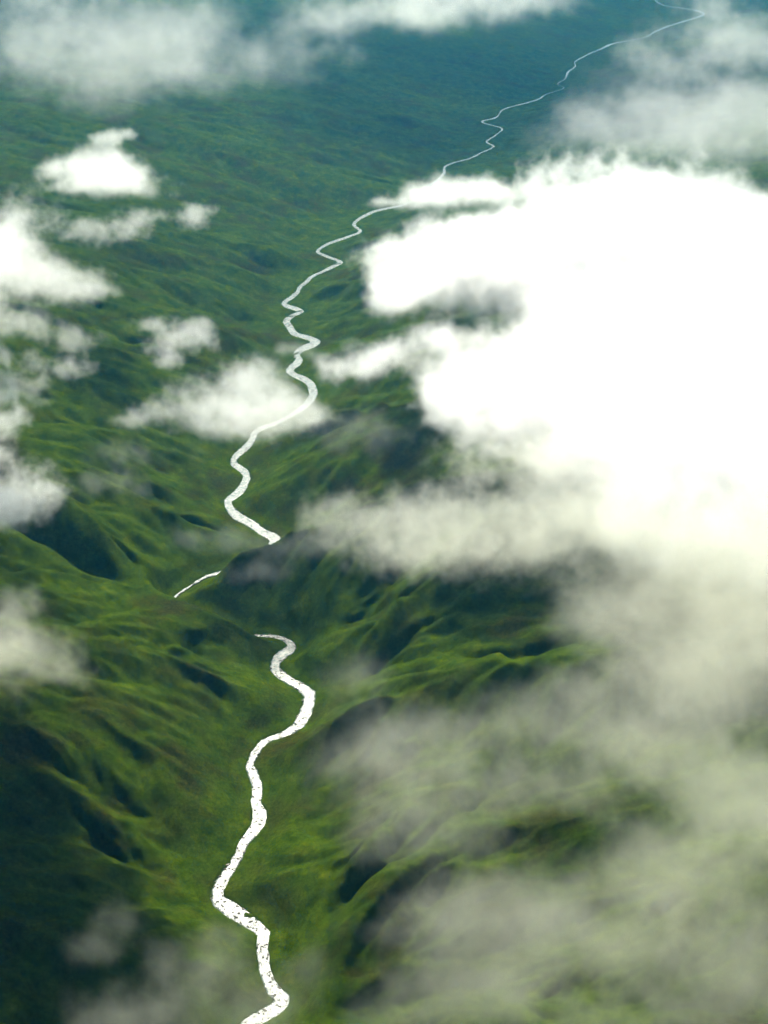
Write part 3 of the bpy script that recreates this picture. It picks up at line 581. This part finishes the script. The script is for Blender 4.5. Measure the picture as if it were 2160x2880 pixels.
{'name': 'mist_bank', 'label': 'vast translucent olive mist covering the lower right slopes', 'sigma': 0.006903, 'voxel': 3.2, 'amp': 0.5, 'soft': 0.95, 'blobs': [[376.9, 1520.8, 610.0, 169.6, 128.9, 64.5, 1.0], [320.0, 1642.4, 610.0, 150.0, 69.6, 57.0, 1.0], [480.1, 1616.9, 610.0, 163.0, 169.8, 61.9, 1.0], [272.7, 1402.2, 610.0, 99.7, 80.1, 37.9, 1.0], [422.2, 1412.4, 610.0, 160.4, 180.6, 61.0, 1.0], [344.9, 1297.0, 610.0, 175.7, 137.4, 66.8, 1.0], [213.0, 1270.3, 610.0, 98.9, 67.9, 37.6, 1.0], [155.3, 1194.8, 610.0, 141.9, 67.6, 53.9, 1.0], [272.6, 1171.1, 610.0, 174.9, 90.4, 66.5, 1.0], [62.4, 1171.1, 610.0, 104.9, 56.5, 39.9, 0.75], [343.7, 1061.9, 610.0, 130.6, 125.0, 49.6, 1.0], [159.9, 1096.7, 610.0, 144.7, 37.5, 48.5, 1.0], [31.9, 1082.6, 610.0, 93.8, 42.6, 35.6, 0.75], [275.5, 984.5, 610.0, 124.0, 67.6, 47.1, 1.0], [90.0, 931.4, 610.0, 89.6, 45.4, 34.1, 1.0], [186.0, 887.3, 610.0, 154.3, 57.1, 58.6, 1.0], [292.1, 866.3, 610.0, 123.5, 105.2, 46.9, 1.0], [84.2, 841.0, 610.0, 111.8, 58.0, 42.5, 1.0], [194.3, 811.7, 610.0, 145.8, 34.7, 55.4, 1.0], [26.2, 807.0, 610.0, 72.6, 26.9, 27.6, 1.0], [52.6, 1028.7, 610.0, 85.2, 43.0, 32.4, 0.65], [-30.3, 1279.1, 610.0, 55.9, 63.8, 21.2, 0.7], [-13.8, 1140.5, 610.0, 74.4, 65.0, 28.3, 0.65], [68.2, 903.5, 610.0, 97.6, 22.0, 34.9, 1.0], [189.8, 1009.5, 610.0, 64.6, 32.0, 24.6, -0.8], [16.9, 966.4, 610.0, 25.1, 25.8, 9.5, -0.5], [87.7, 1297.0, 610.0, 56.6, 44.7, 21.5, -0.7], [140.3, 1454.3, 610.0, 84.0, 68.3, 31.9, -0.7], [-26.6, 846.0, 610.0, 34.5, 40.4, 13.1, -0.25], [377.7, 1171.1, 610.0, 28.7, 28.9, 10.9, -0.4]], 'seed': 18, 'group': 'clouds drifting over the valley', 'aniso': 0.45, 'nscale': 1.0, 'tint': (0.985, 0.98, 0.87)},
{'name': 'mist_bank', 'label': 'thin olive mist across the river at the bottom edge', 'sigma': 0.005287, 'voxel': 4.4, 'amp': 0.8, 'soft': 1.0, 'blobs': [[-208.7, 1132.1, 330.0, 87.1, 60.8, 34.8, 1.0], [-245.2, 1067.1, 330.0, 119.8, 47.9, 47.9, 1.0], [-132.8, 1073.4, 330.0, 72.1, 50.7, 28.9, 1.0], [-91.8, 1138.9, 330.0, 43.7, 49.5, 17.5, 1.0], [-183.1, 1180.6, 330.0, 51.1, 30.0, 20.4, 1.0]], 'seed': 19, 'group': 'clouds drifting over the valley', 'aniso': 0.45, 'nscale': 1.0, 'tint': (0.985, 0.98, 0.87)},
{'name': 'mist_puff', 'label': 'small round mist puff over the darkest lower left slope', 'sigma': 0.005206, 'voxel': 3.62, 'amp': 0.6, 'soft': 1.0, 'blobs': [[-304.5, 1202.3, 330.0, 48.5, 47.4, 29.1, 1.0], [-325.9, 1159.5, 330.0, 44.2, 23.9, 26.5, 1.0]], 'seed': 20, 'group': 'clouds drifting over the valley', 'aniso': 0.45, 'nscale': 1.0, 'tint': (0.985, 0.98, 0.87)},
{'name': 'cloud_wisp', 'label': 'thin wisps over the sunlit ridge left of the river bend', 'sigma': 0.003683, 'voxel': 4.79, 'amp': 0.9, 'soft': 0.9, 'blobs': [[-290.8, 1885.5, 450.0, 69.3, 28.4, 25.2, 1.0], [-229.7, 1878.2, 450.0, 51.8, 26.3, 23.5, 1.0], [-462.6, 2189.0, 450.0, 116.9, 48.3, 36.6, 1.0], [-483.1, 2082.6, 450.0, 103.0, 39.2, 31.0, 1.0]], 'seed': 21, 'group': 'clouds drifting over the valley', 'aniso': 0.45, 'nscale': 1.0, 'tint': (1, 1, 1)},
{'name': 'cloud_wisp', 'label': 'faint veil over the dark spur right of the river bend', 'sigma': 0.00265, 'voxel': 5.23, 'amp': 0.8, 'soft': 1.0, 'blobs': [[-202.1, 2042.8, 300.0, 85.5, 39.7, 37.4, 1.0], [-88.6, 2146.6, 300.0, 98.7, 48.0, 43.2, 1.0], [-152.4, 2130.1, 300.0, 68.7, 31.7, 28.7, 1.0], [-27.8, 2610.8, 300.0, 138.2, 72.6, 53.9, 1.0]], 'seed': 22, 'group': 'clouds drifting over the valley', 'aniso': 0.45, 'nscale': 1.0, 'tint': (1, 1, 1)},
{'name': 'cumulus_cloud', 'label': 'broad upper cloud above the frame whose shadow darkens the lower left slope', 'sigma': 0.04, 'voxel': 12, 'amp': 0.7, 'soft': 0.6, 'blobs': [[-640, 2560, 1340, 230, 140, 60, 1], [-900, 2580, 1340, 260, 150, 60, 1], [-1200, 2560, 1350, 260, 170, 60, 1], [-760, 2480, 1340, 160, 100, 50, 1], [-500, 2570, 1340, 150, 120, 60, 1], [-640, 2730, 1345, 200, 130, 55, 0.8], [-900, 2760, 1345, 240, 130, 55, 1], [-480, 2400, 1340, 140, 110, 50, 1], [-760, 2370, 1340, 240, 110, 60, 1]], 'seed': 31, 'aniso': 0.45, 'group': 'clouds drifting over the valley'},  # added out of view, shaped so its shadow darkens the lower left ground
{'name': 'cloud_layer', 'label': 'thin high cloud layer above the frame that dulls the far valley', 'sigma': 0.011, 'voxel': 70, 'amp': 0.5, 'soft': 0.7, 'blobs': [[-2600, 9400, 2080, 2600, 2300, 170, 1], [400, 9700, 2080, 2600, 2300, 170, 1], [3300, 10000, 2080, 2600, 2600, 170, 1], [0, 13200, 2080, 4500, 3200, 170, 1], [-4000, 12500, 2080, 3500, 3200, 170, 1], [4500, 13000, 2080, 3500, 3200, 170, 1]], 'seed': 32, 'aniso': 0.45, 'group': 'clouds drifting over the valley'}]  # unseen deck, added to cut the sunlight over the distant valley
if True:
    for c in CLOUDS:
        cloud(**c)
